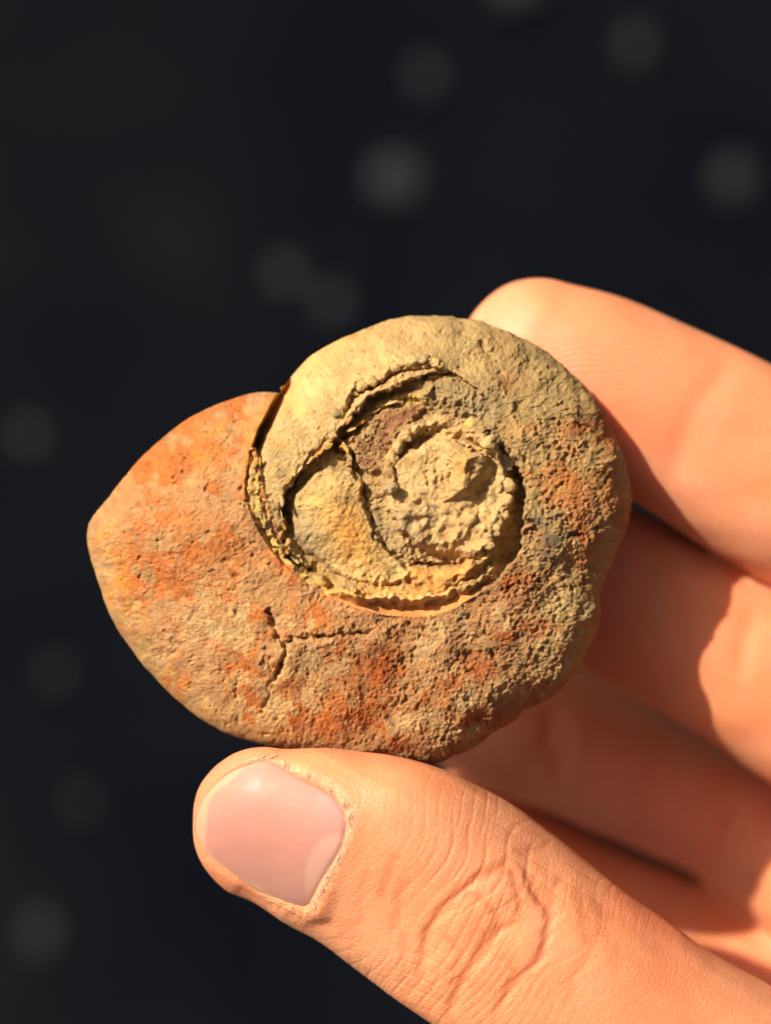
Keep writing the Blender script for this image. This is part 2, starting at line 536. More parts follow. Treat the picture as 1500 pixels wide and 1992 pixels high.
# open crevices
CREV = [([(655,846),(632,864),(608,886),(578,922),(557,962),(556,1008),(551,1040)], 5.0, 15),
        ([(498,1000),(520,1040),(548,1082)], 2.5, 12),
        ([(560,1076),(585,1098),(608,1114)], 6, 34),
        ([(655,860),(672,880),(690,900),(698,930)], 6, 18),
        ([(664,848),(680,842),(700,830)], 4, 18),
        ([(940,838),(975,872),(1000,905)], 5, 30)]
for p, w, a in CREV:
    R -= g(p, w, a)
R += g([(668,862),(680,882),(676,905)], 6, 26) * pit
# overhang shadow lip on the inner whorl, right
R += g([(930,700),(980,760),(1010,830),(1015,870)], 6, 5)

# cracks of the body chamber
crk = [([(521,1180),(527,1205),(533,1228),(548,1250),(552,1275),(542,1305),(528,1332)], 5.0, 15),
       ([(548,1250),(580,1240),(620,1234),(660,1231),(700,1229),(733,1221)], 4.2, 13),
       ([(528,1332),(518,1360),(500,1380)], 4, 5)]
for p, w, a in crk:
    R -= g(p, w, a) * np.clip(1 + 0.45 * gn(39, 14), 0.3, 1.8) * 1.15
R += g([(556,1262),(600,1251),(660,1247),(715,1242)], 14, 4) + g([(570,1272),(564,1305),(553,1330)], 14, 4)
R += g([(1100,1020),(1115,1026),(1130,1030)], 12, 3) - g([(1098,1046),(1118,1044),(1140,1034)], 4, 10)
# pits and scars
for (u, v, w, a) in ((705,1300,12,-5),(760,1395,14,-10),(752,1380,9,-8),(925,1290,16,-9),(915,1278,8,-7),(770,1300,20,-4),(860,1275,26,4),
                     (1010,1240,8,-6),(1085,1190,7,-5),(935,675,9,-12),(950,690,7,-9),(905,650,7,-7),(1010,790,9,-9),(1060,1260,14,5),(1090,1100,9,5),
                     (430,1265,7,-6),(395,1300,9,-8),(620,1345,7,-5),(672,1327,5,-6),(350,1190,6,-3),(1080,840,14,-6),(990,690,12,5),(1140,850,8,-5)):
    R += a * np.exp(-((UW - u) ** 2 + (VW - v) ** 2) / (w * w))

# crust roughness: strongest on the right and below, gentle on the left lobe
right = ss(560, 1120, UU + 0.55 * (VV - 1000)) * 0.8
tops = 1 - ss(760, 900, VV + 0.0 * UU)
smooth_dome = np.exp(-(((UU - 640) / 170) ** 2 + ((VV - 730) / 120) ** 2))
crust = 0.72 + 0.68 * right
crust = crust * (1 - 0.65 * smooth_dome)
smooth_in = np.clip((1 - ss(-9, 3, ls)) * 0.5 + lowwall * (pit_sd_c < 2) * 0.9 + np.exp(-(pdist(spline([(790,1112),(840,1118),(890,1112),(932,1096)], 4), UU, VV)[0] / 14) ** 2) * 0.8, 0, 0.92)
crust = crust * (1 - smooth_in) * (1 - 0.7 * core * pit)
n_big = fbm(51, 60, 14, 0.7)
n_mid = fbm(61, 16, 3.6, 0.75)
n_fin = fbm(71, 7, 3.0, 0.8)
n_vf = gn(75, 2.6)
bill = -np.abs(fbm(81, 9, 3, 0.85)) + 0.8          # knobbly grains separated by furrows
pits = -np.clip(fbm(91, 10, 4) - 1.3, 0, 3)
gran = np.clip(gn(95, 8) - 1.4, 0, 2)
R += crust * (gn(52, 44) * 2.2 + n_big * 1.8 + n_mid * 0.65 + n_fin * 0.55 + n_vf * 0.6 + bill * 0.5 * right + pits * 4.5 + gran * 1.2 + gn(96, 5.5) * np.abs(gn(97, 30)) * 0.8)
insidepit = pit * (1 - smooth_in) * (1 - 0.5 * np.exp(-(d_st / 15.0) ** 4)) * (1 - 0.5 * core) 
R += insidepit * (fbm(101, 14, 3.2, 0.85) * 1.7 + gn(105, 4) * 0.7)
# bedding flakes running along the whorl in the flaky zones
ang = np.arctan2(VV - core_c[1], UU - core_c[0]); rad = np.hypot(UU - core_c[0], VV - core_c[1])
lay = np.sin((rad + gn(111, 30) * 9 + 12 * np.sin(ang * 3)) / 3.4 + gn(112, 12) * 1.6)
flaky = np.clip(0.35 * np.exp(-(d_st / 16) ** 2) + np.exp(-(d_r / 18) ** 2) * ss(0.5, 0.6, t_r) + g(low_band, 22, 0.7)
                + np.exp(-(pdist(spline([(672,838),(715,806),(760,782),(806,768),(880,775),(950,830)], 4), UU, VV)[0] / 26) ** 2), 0, 1) * (1 - smooth_in)
R += flaky * (np.clip(lay, -0.3, 1) * 2.6 + gn(113, 5) * 0.8)
# faint growth threads on the crust, right of the spire
thr = np.exp(-((rad - 205) / 45) ** 2) * ss(-2.0, -1.2, ang) * (1 - ss(-0.5, 0.0, ang))
R += thr * np.sin((rad + gn(115, 60) * 5) / 3.6) * 1.3

# ---- surface colours (albedo)
def C(r, g_, b): return lin(r, g_, b)
PAL = dict(orange=C(196,110,52), pink=C(196,144,98), pale=C(210,170,122), red=C(168,82,38), tan=C(200,164,112), olive=C(184,154,104), yellow=C(216,176,98),
           peach=C(226,170,108), grey=C(134,122,104), slate=C(84,82,72), brown=C(128,84,50), dred=C(150,92,66), cream=C(204,174,124), ochre=C(204,140,62), wallc=C(206,136,76))
A = np.zeros(UU.shape + (3,)); A[:] = PAL['pink']
def lay_c(mask, col, k=1.0):
    global A
    m = np.clip(mask * k, 0, 1)[..., None]
    A = A * (1 - m) + PAL[col] * m
def blob(u, v, a, b=None, rot=0.0, soft=1.0):
    b = b or a
    c, s = math.cos(rot), math.sin(rot)
    x = (UW - u) * c + (VW - v) * s; y = -(UW - u) * s + (VW - v) * c
    return np.exp(-((x / a) ** 2 + (y / b) ** 2) ** 1.0)
nA, nB, nC_, nD, nE = fbm(201, 90, 9, 0.7), fbm(211, 50, 5, 0.75), fbm(221, 26, 4, 0.8), fbm(231, 70, 6, 0.7), fbm(241, 12, 4, 0.8)
leftl = 1 - ss(420, 720, UU)
lay_c(ss(-0.2, 0.9, nA + 0.9 * leftl - 0.45 + 0.35 * nC_), 'orange', 0.85)
lay_c(ss(0.1, 1.1, nB * 0.8 + nC_ * 0.4 + 0.1), 'pale', 0.5)
for u, v, a, b in ((390,870,90,45),(300,990,80,60),(580,1040,40,70),(420,1050,80,50),(500,940,40,90),(560,1180,60,30),(470,1290,25,40),(260,1100,50,90),(570,1330,30,30),(645,1390,30,60)):
    lay_c(blob(u, v, a, b) * ss(-0.9, 0.7, nC_ + nB * 0.5), 'orange', 0.85)
for u, v, a, b in ((360,890,50,18),(410,830,50,16),(560,1050,20,30),(500,970,18,50)):
    lay_c(blob(u, v, a, b) * ss(-0.8, 0.8, nB), 'ochre', 0.7)
# tan crust over the right and the top
tanm = ss(-0.5, 0.7, (UU - 900) / 260 + 0.55 * nA - 0.6 * ss(1120, 1300, VV) * (1 - ss(1040, 1160, UU)))
lay_c(tanm, 'tan', 0.92)
lay_c(dome_soft, 'tan', 0.95)
lay_c(tanm * ss(-0.2, 1.0, nD + 0.3 * nC_), 'olive', 0.5)
lay_c(tanm * ss(0.2, 1.2, nA * 0.6 + nB * 0.6) * ss(900, 1060, UU), 'orange', 0.45)
lay_c(dome_soft * ss(600, 1000, UU) * (0.6 + 0.4 * np.tanh(nB)), 'olive', 0.75)
lay_c(dome_soft * (1 - ss(560, 860, UU)) * ss(-1.2, 0.5, nB + 0.4), 'cream', 0.3)
lay_c(dome_soft * blob(650, 690, 110, 32, -0.45) * ss(-1.0, 0.6, nB), 'peach', 0.9)
lay_c(dome_soft * blob(560, 770, 18, 46, 0.4), 'peach', 0.8)
lay_c(dome_soft * blob(565, 800, 30, 14) * ss(-0.6, 0.6, nC_), 'yellow', 0.8)
lay_c(dome_soft * blob(545, 870, 14, 30) * ss(-0.6, 0.6, nC_), 'ochre', 0.7)
lay_c(dome_soft * blob(700, 650, 45, 10, -0.3) * ss(-0.5, 0.6, nC_), 'orange', 0.6)
# pale crust patches below right
lay_c(ss(0.25, 1.1, nC_ * 0.7 + nD * 0.6 + 0.5 * blob(1080, 1250, 150, 120) + 0.5 * blob(780, 1380, 130, 60) + 0.4 * blob(900, 1330, 120, 60) + 0.4 * blob(560, 1290, 60, 60)) * ss(1130, 1230, VV + 25 * nC_), 'cream', 0.6)
lay_c(blob(1120, 1170, 34, 26) + blob(1190, 1040, 12, 20), 'cream', 0.7)
lay_c(blob(980, 1140, 60, 20), 'pink', 0.5)
# iron red patches
for u, v, a, b, k in ((745,1290,48,42,1.0),(930,1300,34,26,1.0),(1000,1135,42,28,0.95),(985,1240,28,12,1.0),(1040,1225,15,15,1.0),(1130,1050,22,42,0.9),(1130,830,34,24,0.9),(1180,840,18,30,0.6),(830,1360,20,16,1.0),(875,1335,30,14,0.9),
                      (770,1450,40,14,0.9),(930,1395,60,14,0.8),(1120,960,20,36,0.7),(1050,1215,40,10,0.7),(680,1330,24,40,0.6),(640,1380,16,40,0.6),(1140,1110,26,20,0.6),(560,1335,16,16,0.7),(1100,920,30,40,0.45),(980,745,24,10,0.6),(1080,1330,50,14,0.5),(1180,930,12,60,0.4),(690,1395,30,12,0.8),(800,1180,70,12,0.5),(735,1315,26,34,0.9)):
    m = blob(u, v, a, b) * ss(-1.0, 0.5, nC_ * 0.8 + nB * 0.5 + 0.2)
    lay_c(m, 'orange' if k < 0.75 else 'red', k * 0.95)
    lay_c(np.clip(blob(u, v, a * 1.5, b * 1.5) * ss(-0.3, 0.8, nE), 0, 1), 'orange', 0.5 * k)
# grey and slate spots
for u, v, a, b, k in ((1050,1010,20,16,0.8),(1070,1050,20,22,0.8),(1065,1088,18,18,0.7),(960,1142,26,10,0.9),(930,1155,22,8,0.8),(672,1327,7,6,0.95),(450,830,10,18,0.5),(440,945,12,10,0.5),(1085,1005,22,14,0.6),
                      (345,1085,12,24,0.3),(760,1400,7,22,0.7),(1060,690,14,10,0.6),(560,800,14,20,0.35),(540,900,16,30,0.45),(1110,1040,12,8,0.7),(980,1180,20,8,0.4)):
    lay_c(blob(u, v, a, b) * ss(-1.2, 0.3, nC_), 'slate' if k > 0.65 else 'grey', k)
# pit interior
lay_c(pit, 'tan', 0.9)
lay_c(pit * ss(-0.3, 0.9, nC_), 'cream', 0.55)
lay_c(pit * (1 - ss(-14, 8, hs)) * ss(-1.8, 0.2, nC_), 'dred', 0.75)
lay_c(pit * blob(795, 800, 40, 10, -0.2), 'dred', 0.8)
lay_c(pit * (1 - ss(-4, 5, ls)), 'olive', 0.9)
lay_c(pit * (1 - ss(-4, 5, ls)) * blob(600, 1050, 60, 34, 0.7), 'grey', 0.45)
lay_c(pit * (1 - ss(-4, 5, ls)) * blob(682, 1035, 44, 76, -0.5), 'ochre', 0.8)
lay_c(pit * blob(612, 975, 20, 10) * ss(-0.3, 0.7, nC_), 'yellow', 0.6)
lay_c(pit * np.exp(-(d_st / 18.0) ** 2) * ss(-1.6, 0.3, nC_), 'yellow', 0.75)
lay_c(pit * g(low_band, 20, 1), 'ochre', 0.6)
lay_c(pit * blob(640, 1140, 60, 14, 0.3), 'yellow', 0.7)
lay_c(pit * blob(680, 1140, 20, 12), 'grey', 0.6)
lay_c(pit * core * (blob(770, 1040, 60, 60) + blob(830, 1088, 60, 14)) * ss(-1.0, 0.4, nC_ + 0.2), 'grey', 0.5)
lay_c(blob(735, 1020, 22, 50, -0.5) * pit, 'grey', 0.5)
lay_c(g([(672,838),(715,806),(760,782),(806,768)], 12, 1), 'yellow', 0.65)
lay_c(blob(800, 775, 40, 10, -0.1), 'yellow', 0.7)
lay_c(blob(665, 870, 16, 16), 'ochre', 0.7)
lay_c(blob(725, 945, 26, 20) * ss(-0.5, 0.5, nC_), 'ochre', 0.8)
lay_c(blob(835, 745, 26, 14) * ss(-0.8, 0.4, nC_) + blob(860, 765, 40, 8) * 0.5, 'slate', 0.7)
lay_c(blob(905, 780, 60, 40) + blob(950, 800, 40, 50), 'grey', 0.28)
lay_c(np.clip(K, 0, 20) / 20 * core, 'tan', 0.6)
lay_c(blob(905, 915, 16, 30) * core, 'ochre', 0.7)
lay_c(g([(790,1112),(840,1118),(890,1112),(932,1096)], 16, 1, False), 'wallc', 0.95)
lay_c(lowwall * np.exp(-((pit_sd_c + 10) / 13) ** 2), 'wallc', 0.9)
lay_c(g([(700,1168),(818,1160),(890,1148),(950,1112),(966,1084)], 9, 1) * ss(-1.0, 0.8, nE), 'cream', 0.6)
lay_c(ss(1000, 1012, UU) * pit, 'brown', 0.35)
lay_c(d_s1 * 0 + np.exp(-((d_s1 - 5) / 8.0) ** 2) * (pit_sd_c > -40), 'ochre', 0.6)
# cracks edged in cream: their sunlit lips painted into the colour
for p, w, a in crk:
    lay_c(g(p, w * 2.2, 1), 'cream', 0.25)
# shell keel at the left and lower edge is paler
th_r = np.arctan2(VV - FC[1], UU - FC[0]); s_r = np.hypot(UU - FC[0], VV - FC[1]) / np.interp(th_r, oa, orad)
keel = ss(0.86, 0.97, s_r + 0.02 * nC_) * (1 - ss(520, 720, UU)) * ss(985, 1060, VV + 12 * nC_)
lay_c(keel * ss(-1.0, 0.4, nB + 0.3), 'cream', 0.35)
lay_c(keel * ss(0.2, 0.9, nC_), 'ochre', 0.5)
# dusty fine mottling
mot = np.clip(1 + 0.10 * np.tanh(nE) + 0.07 * np.tanh(nC_), 0.6, 1.4)[..., None]
A = A * mot
grit = np.clip(gn(251, 4) - 1.5, 0, 1)[..., None]
A = A * (1 - grit * 0.35)
A = np.clip(A * np.array([1.04, 1.02, 0.88]), 0, 0.85)

ROUGH = np.clip(0.35 + 0.75 * crust + 0.3 * insidepit - 0.5 * smooth_in, 0.12, 1.2)

def samp(F, u, v):
    x = np.clip((u - U0) / RES, 0, NU - 1.001); y = np.clip((v - V0) / RES, 0, NV - 1.001)
    i = x.astype(int); j = y.astype(int); fx = x - i; fy = y - j
    if F.ndim == 3: fx = fx[..., None]; fy = fy[..., None]
    return (F[i, j] * (1 - fx) * (1 - fy) + F[i+1, j] * fx * (1 - fy) + F[i, j+1] * (1 - fx) * fy + F[i+1, j+1] * fx * fy)

HT = 150.0
def dome_z(u, v, s):
    """front of the disc above the rim plane"""
    pw = 3.1 + 2.4 * ss(620, 1000, u) * ss(620, 900, v)
    z = HT * np.power(np.clip(1 - np.power(s, pw), 0, 1), 0.58)
    # rim plane tilts: the left end turns slightly towards the viewer
    z = z + (700 - u) * 0.02
    return z

def concentric(n):
    a = np.linspace(-1, 1, n)
    X, Y = np.meshgrid(a, a, indexing='ij')
    r = np.where(np.abs(X) > np.abs(Y), np.abs(X), np.abs(Y))
    ph = np.where(np.abs(X) > np.abs(Y), (math.pi / 4) * (Y / np.where(X == 0, 1, X)), math.pi / 2 - (math.pi / 4) * (X / np.where(Y == 0, 1, Y)))
    sx = np.where(np.abs(X) > np.abs(Y), np.sign(X), np.sign(Y))
    x = sx * r * np.cos(ph); y = sx * r * np.sin(ph)
    return np.hypot(x, y), np.arctan2(y, x)

def rimnoise(q):
    r = np.random.default_rng(19)
    out = 0
    for lam, am in ((110, 1.8), (50, 0.9), (22, 0.5), (9, 0.4)):
        for i in range(9):
            w = r.normal(size=3) * (2 * math.pi / lam)
            out = out + am / 2.1 * np.sin(q @ w + r.uniform(0, 6.28))
    return out

def build_fossil():
    root = empty('fossil')
    tag(root, 'orange and tan coiled fossil shell with a broken spiral centre, pinched between thumb and fingers', 'fossil')
    N = 660
    s, th = concentric(N)
    s = np.clip(s, 0, 1)
    Rt = R_of(th)
    u = FC[0] + s * Rt * np.cos(th); v = FC[1] + s * Rt * np.sin(th)
    fade = 1 - np.power(s, 40)
    rel = samp(R, u, v)
    z = dome_z(u, v, s) * 1.0 + rel * (0.25 + 0.75 * fade)
    z = np.where(s > 0.9999, (700 - u) * 0.02, z)
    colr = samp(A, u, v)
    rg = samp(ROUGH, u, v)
    q3 = np.stack([u, v, z], -1)
    chip = rimnoise(q3) * ss(0.8, 0.97, s) * (0.25 + 0.75 * ss(600, 1000, u))
    u = u + chip * np.cos(th); v = v + chip * np.sin(th)
    P = place(u, v, z).reshape(-1, 3)
    idx = np.arange(N * N).reshape(N, N)
    F = np.stack([idx[:-1, :-1], idx[1:, :-1], idx[1:, 1:], idx[:-1, 1:]], -1).reshape(-1, 4)
    F = F[:, ::-1]                                           # the tracing grid runs downwards
    fu = u.ravel()[F].mean(1); fv = v.ravel()[F].mean(1)
    # region of each face
    def rs(field): return samp(field.astype(float), fu, fv)
    inpit = rs(pit_sd) < 0
    isdome = rs(inside(dome_poly, UW, VW)) > 0.5
    core_f = rs(np.minimum(rc - 118, d_r - 16)) < 0
    strip_f = (rs(d_st) < 17)
    lobe_f = rs(ls) < 2
    lowb = rs(pdist(spline([(690,1168),(760,1166),(818,1160),(890,1148),(940,1120),(966,1086)], 4), UW, VW)[0]) < 12
    cutline = (fv < 1128 + 0.12 * (fu - 1000) + 10 * np.sin(fu / 17.0)) & (fu > 980)
    reg = np.zeros(len(F), int)
    reg[isdome | (cutline & ~inpit)] = 1
    reg[inpit] = 2
    reg[inpit & strip_f] = 3
    reg[inpit & lowb] = 3
    reg[inpit & lobe_f & ~strip_f] = 4
    reg[inpit & core_f] = 5
    # underside
    nb = 166
    sb, tb = concentric(nb); sb = np.clip(sb, 0, 1)
    Rb = R_of(tb)
    ub = FC[0] + sb * Rb * np.cos(tb); vb = FC[1] + sb * Rb * np.sin(tb)
    zb = -130 * np.power(np.clip(1 - np.power(sb, 2.6), 0, 1), 0.55) * (0.9 + 0.1 * np.sin(tb * 2)) + samp(blur(R, 6), ub, vb) * 0.3 * (1 - sb ** 6)
    zb = np.where(sb > 0.9999, 0, zb) + (700 - ub) * 0.02
    chb = rimnoise(np.stack([ub, vb, np.where(sb > 0.9999, (700 - ub) * 0.02, zb)], -1)) * ss(0.8, 0.97, sb) * (0.25 + 0.75 * ss(600, 1000, ub))
    ub = ub + chb * np.cos(tb); vb = vb + chb * np.sin(tb)
    Pb = place(ub, vb, zb).reshape(-1, 3)
    cb = samp(A, ub, vb).reshape(-1, 3); cb = cb[::-1]
    ib = np.arange(nb * nb).reshape(nb, nb)
    Fb = np.stack([ib[:-1, :-1], ib[1:, :-1], ib[1:, 1:], ib[:-1, 1:]], -1).reshape(-1, 4)
    names = ['body_chamber', 'upper_whorl', 'matrix_infill', 'shell_rim', 'inner_lobe', 'spire']
    labs = ['orange-pink outer chamber with a forked crack', 'tan crusted whorl over the top and right', None,
            'yellow flaky shell layer lining the seam', 'smooth grey and ochre lobe left of the spire', 'tan spire with a beaded ring and a faceted knob']
    for k, nm in enumerate(names):
        f = F[reg == k]
        used, inv = np.unique(f, return_inverse=True)
        f2 = inv.reshape(f.shape)
        p2, c2, r2 = P[used], colr.reshape(-1, 3)[used], rg.ravel()[used]
        if k == 0:
            f2 = np.vstack([f2, Fb + len(p2)])
            p2 = np.vstack([p2, Pb]); c2 = np.vstack([c2, cb]); r2 = np.concatenate([r2, np.ones(len(Pb))])
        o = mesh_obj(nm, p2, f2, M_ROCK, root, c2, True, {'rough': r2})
        if labs[k]: o['label'] = labs[k]
    # height lookup for the loose pieces
    def hz(a, b):
        a = np.float64(a); b = np.float64(b)
        t = math.atan2(b - FC[1], a - FC[0]); q = math.hypot(a - FC[0], b - FC[1]) / float(R_of(np.array([t]))[0])
        return float(dome_z(a, b, np.float64(q)) + samp(R, np.array([a]), np.array([b]))[0])
    # tubercles: the beads of the ring and of the arc on the upper whorl
    beads = [(917,828,13,11,'ye'),(883,823,12,9,'br'),(864,820,9,8,'t'),(951,861,14,12,'t'),(981,901,15,14,'g'),(988,943,13,12,'t'),(987,974,12,12,'t'),(979,1002,12,11,'t'),(965,1031,11,10,'t'),(950,1060,10,9,'t'),
             (763,893,9,12,'t'),(757,921,10,11,'br'),(759,949,12,9,'g'),(790,847,11,9,'t'),(806,835,10,8,'t'),(774,871,9,11,'t'),(840,823,9,7,'t'),
             (655,803,9,9,'g'),(690,764,9,7,'t'),(704,752,10,8,'t'),(722,741,10,8,'t'),(747,726,11,8,'t'),(768,714,10,8,'t'),(800,702,11,9,'t'),(822,700,12,9,'g'),(848,706,10,8,'t')]
    bc = {'ye': (PAL['yellow'] + PAL['tan']) / 2, 'br': (PAL['brown'] + PAL['tan']) / 2, 't': PAL['tan'], 'g': (PAL['grey'] + PAL['tan']) / 2}
    for i, (a, b, w, h, cc) in enumerate(beads):
        vs, fs = lump(1.0, 300 + i, 3, 0.34, (w * 1.15, h * 1.1, 8.5), 1.6)
        rot = random.uniform(-0.6, 0.6)
        ca, sa = math.cos(rot), math.sin(rot)
        pu = a + vs[:, 0] * ca - vs[:, 1] * sa; pv = b + vs[:, 0] * sa + vs[:, 1] * ca
        z0 = hz(a, b)
        jit = samp(fbmfine, pu, pv)
        pz = z0 - 3.2 + vs[:, 2] + jit * 1.1
        cols = (bc[cc] * np.array([1.04, 1.02, 0.88]))[None, :] * (1 + 0.08 * jit[:, None])
        mesh_obj('tubercle', place(pu, pv, pz), [f[::-1] for f in fs], M_ROCK, root, cols, True, {'rough': np.full(len(vs), 0.5)})
    # thin broken plates of shell standing in the crevices
    flakes = [(560,935,26,9,-0.9),(580,914,30,10,-0.8),(600,897,26,8,-0.7),(622,880,24,8,-0.6),(640,868,20,8,-0.7),(548,975,24,8,1.5),(546,1000,26,7,1.4),(552,1024,20,7,1.2),
              (672,872,26,9,1.1),(680,888,28,9,1.25),(690,902,22,8,1.3),(664,858,20,8,0.3),(700,920,18,7,1.2),(575,1090,26,7,0.7),(592,1104,24,7,0.7),(556,1072,20,7,0.9),
              (946,1082,26,8,-0.6),(960,1074,22,8,-0.8),(930,1094,26,7,-0.4),(505,900,22,6,1.6),(500,930,24,6,1.55),(505,1000,22,6,1.2),(685,835,24,7,-0.5),(700,824,26,7,-0.55),(730,800,28,6,-0.5),(760,784,28,6,-0.35)]
    for i, (a, b, L, W, rot) in enumerate(flakes):
        r = random.Random(900 + i)
        n = 7
        ring = [(math.cos(q * 6.283 / n) * L / 2 * r.uniform(0.7, 1.1), math.sin(q * 6.283 / n) * W / 2 * r.uniform(0.7, 1.2)) for q in range(n)]
        ca, sa = math.cos(rot), math.sin(rot)
        tilt = r.uniform(-0.9, 0.9); tl2 = r.uniform(-0.3, 0.3)
        z0 = hz(a, b) + r.uniform(3, 8)
        vs = []
        for lay_ in (3.2, 0.4, -3.2):
            sc_ = 1.0 if lay_ != 3.2 else 0.9
            for x, y in ring:
                x2, y2 = x * sc_, y * sc_
                vs.append((a + x2 * ca - y2 * sa + lay_ * 0.1, b + x2 * sa + y2 * ca, z0 + lay_ * 0.8 + y2 * tilt + x2 * tl2 + r.uniform(-0.5, 0.5)))
        vs = np.array(vs)
        fs = [tuple(range(n))[::-1], tuple(range(2 * n, 3 * n))]
        for l_ in (0, 1):
            fs += [(l_*n + q, l_*n + (q+1) % n, (l_+1)*n + (q+1) % n, (l_+1)*n + q) for q in range(n)]
        base = [PAL['yellow'], PAL['cream'], PAL['tan'], PAL['ochre']][i % 4]
        mesh_obj('shell_flake', place(vs[:, 0], vs[:, 1], vs[:, 2]), fs, M_ROCK, root, np.tile(base * np.array([1.04, 1.02, 0.88]), (len(vs), 1)), False, {'rough': np.full(len(vs), 0.8)})
    return root
fbmfine = fbm(333, 8, 3)
build_fossil()

# ------------------------------------------------------------------ the hand
def tube(stations, n=40, rings=7):
    """stations: (u, v, z, half width in the picture plane, half depth); returns verts, faces with rounded ends"""
    P = spline(stations, rings)
    cen = place(P[:, 0], P[:, 1], P[:, 2]); k = (D - P[:, 2]) / D
    rw = P[:, 3] * k * S; rd = P[:, 4] * k * S
    tan = np.gradient(cen, axis=0); tan /= np.linalg.norm(tan, axis=1)[:, None]
    # rounded caps
    def cap(c, t, a, b, sgn):
        out = []
        for q in np.linspace(0, 1, 9)[1:]:
            al = q * math.pi / 2
            out.append((c + sgn * t * math.sin(al) * a * 0.95, t, a * max(math.cos(al), 0.02), b * max(math.cos(al), 0.02)))
        return out
    L = [(cen[i], tan[i], rw[i], rd[i]) for i in range(len(cen))]
    L = cap(cen[0], tan[0], rw[0], rd[0], -1)[::-1] + L + cap(cen[-1], tan[-1], rw[-1], rd[-1], 1)
    V, F = [], []
    th = np.linspace(0, 2 * math.pi, n, endpoint=False)
    for c, t, a, b in L:
        side = np.cross(t, (0, 0, 1)); side /= np.linalg.norm(side)
        up = np.cross(side, t)
        V.append(c + np.outer(np.cos(th) * a, side) + np.outer(np.sin(th) * b, up))
    V = np.vstack(V); m = len(L)
    for i in range(m - 1):
        for j in range(n):
            F.append((i*n + j, i*n + (j+1) % n, (i+1)*n + (j+1) % n, (i+1)*n + j))
    F.append(tuple(range(n))[::-1]); F.append(tuple((m-1)*n + j for j in range(n)))
    return V, F

TOPF = [(1040,690,-205,150,134),(1120,726,-208,166,148),(1210,768,-212,172,156),(1300,812,-216,175,158),(1400,866,-222,182,164),(1500,920,-235,188,170),(1640,990,-270,190,178),(1800,1085,-330,186,178),(2000,1200,-400,186,180),(2300,1370,-440,200,190),(2600,1530,-420,215,200)]
MIDF = [(1000,1045,-380,130,120),(1090,1092,-384,150,140),(1200,1152,-386,162,155),(1300,1207,-388,164,158),(1400,1262,-390,166,160),(1500,1318,-396,170,165),(1700,1430,-440,186,178),(1900,1520,-500,190,182),(2150,1620,-540,200,190),(2450,1750,-520,215,205)]
RINGF = [(770,1290,-750,122,120),(870,1338,-758,136,135),(980,1390,-765,139,140),(1090,1440,-772,138,140),(1200,1488,-778,136,140),(1300,1534,-785,132,138),(1400,1580,-795,130,136),(1480,1626,-795,140,140),(1600,1690,-760,164,160),(1800,1785,-680,190,180),(2050,1870,-590,195,188),(2380,1940,-540,210,200)]
LITF = [(900,1590,-880,94,92),(1000,1660,-886,108,108),(1100,1722,-890,117,116),(1200,1775,-890,121,120),(1330,1832,-884,124,122),(1450,1890,-868,130,128),(1600,1955,-815,142,138),(1800,2028,-690,170,160),(2100,2110,-590,190,180),(2350,2180,-520,210,200)]
THUMB = [(522,1604,50,161,118),(590,1620,50,183,134),(655,1640,46,194,146),(745,1672,42,212,156),(850,1730,38,222,162),(975,1818,32,220,168),(1115,1922,22,212,172),(1260,2022,0,214,180),(1365,2098,-20,224,190),(1500,2185,-60,245,210),(1850,2310,-170,310,260),(2150,2370,-300,350,290)]
PALM = [[(2250,1500,-470,230,190),(2600,1700,-480,260,200),(3000,1980,-460,280,210),(3500,2300,-420,260,210)],
        [(2200,1720,-520,230,190),(2600,1880,-520,280,200),(3000,2080,-470,280,210),(3500,2330,-420,270,210)],
        [(2150,1920,-530,230,190),(2600,2050,-520,280,200),(3000,2200,-470,280,210),(3500,2380,-420,270,210)],
        [(2150,2150,-500,240,200),(2550,2240,-480,290,210),(3000,2330,-450,290,210),(3500,2430,-420,260,210)],
        [(1900,2300,-230,280,230),(2250,2320,-340,340,270),(2700,2330,-420,320,240),(3200,2370,-430,280,220)]]

NAIL = [(517,1473),(490,1478),(460,1489),(436,1505),(414,1526),(396,1552),(386,1580),(382,1610),(386,1640),(397,1669),(419,1692),(448,1712),(480,1730),(517,1746),(557,1763),(590,1774),(606,1768),(616,1745),(628,1716),(648,1682),(668,1645),(678,1608),(674,1578),(655,1548),(625,1527),(593,1511),(557,1491)]

WR = [([(1000,1668),(950,1694),(900,1730),(852,1780),(835,1812),(816,1870),(818,1925)], 7, 6.0),
      ([(1003,1668),(1035,1722),(1060,1768),(1067,1812),(1050,1856),(1020,1896),(978,1943),(958,1992)], 7, 6.0),
      ([(1012,1790),(970,1810),(940,1846),(915,1886),(882,1935),(868,1995)], 7, 6.5),
      ([(980,1683),(1008,1742),(1005,1790)], 6, 3.5), ([(900,1738),(940,1750),(965,1780),(968,1810)], 6, 3.5),
      ([(1096,1698),(1076,1740),(1070,1800)], 7, 3.2), ([(870,1815),(895,1862),(880,1895)], 6, 2.6),
      ([(780,1655),(757,1700),(745,1760)], 9, 2.6), ([(800,1700),(775,1760),(766,1830)], 8, 2.6), ([(792,1810),(784,1870),(800,1940)], 8, 2.4),
      ([(1000,1668),(1045,1650),(1080,1648)], 7, 2.4), ([(1120,1720),(1135,1790),(1150,1850)], 8, 2.0), ([(1180,1800),(1130,1880),(1100,1950)], 9, 2.0),
      ([(1010,1900),(990,1870),(960,1860)], 6, 2.0), ([(930,1940),(900,1900)], 6, 1.6), ([(1160,1740),(1190,1830),(1210,1900)], 10, 1.6), ([(720,1690),(700,1760),(702,1820)], 9, 1.8)]

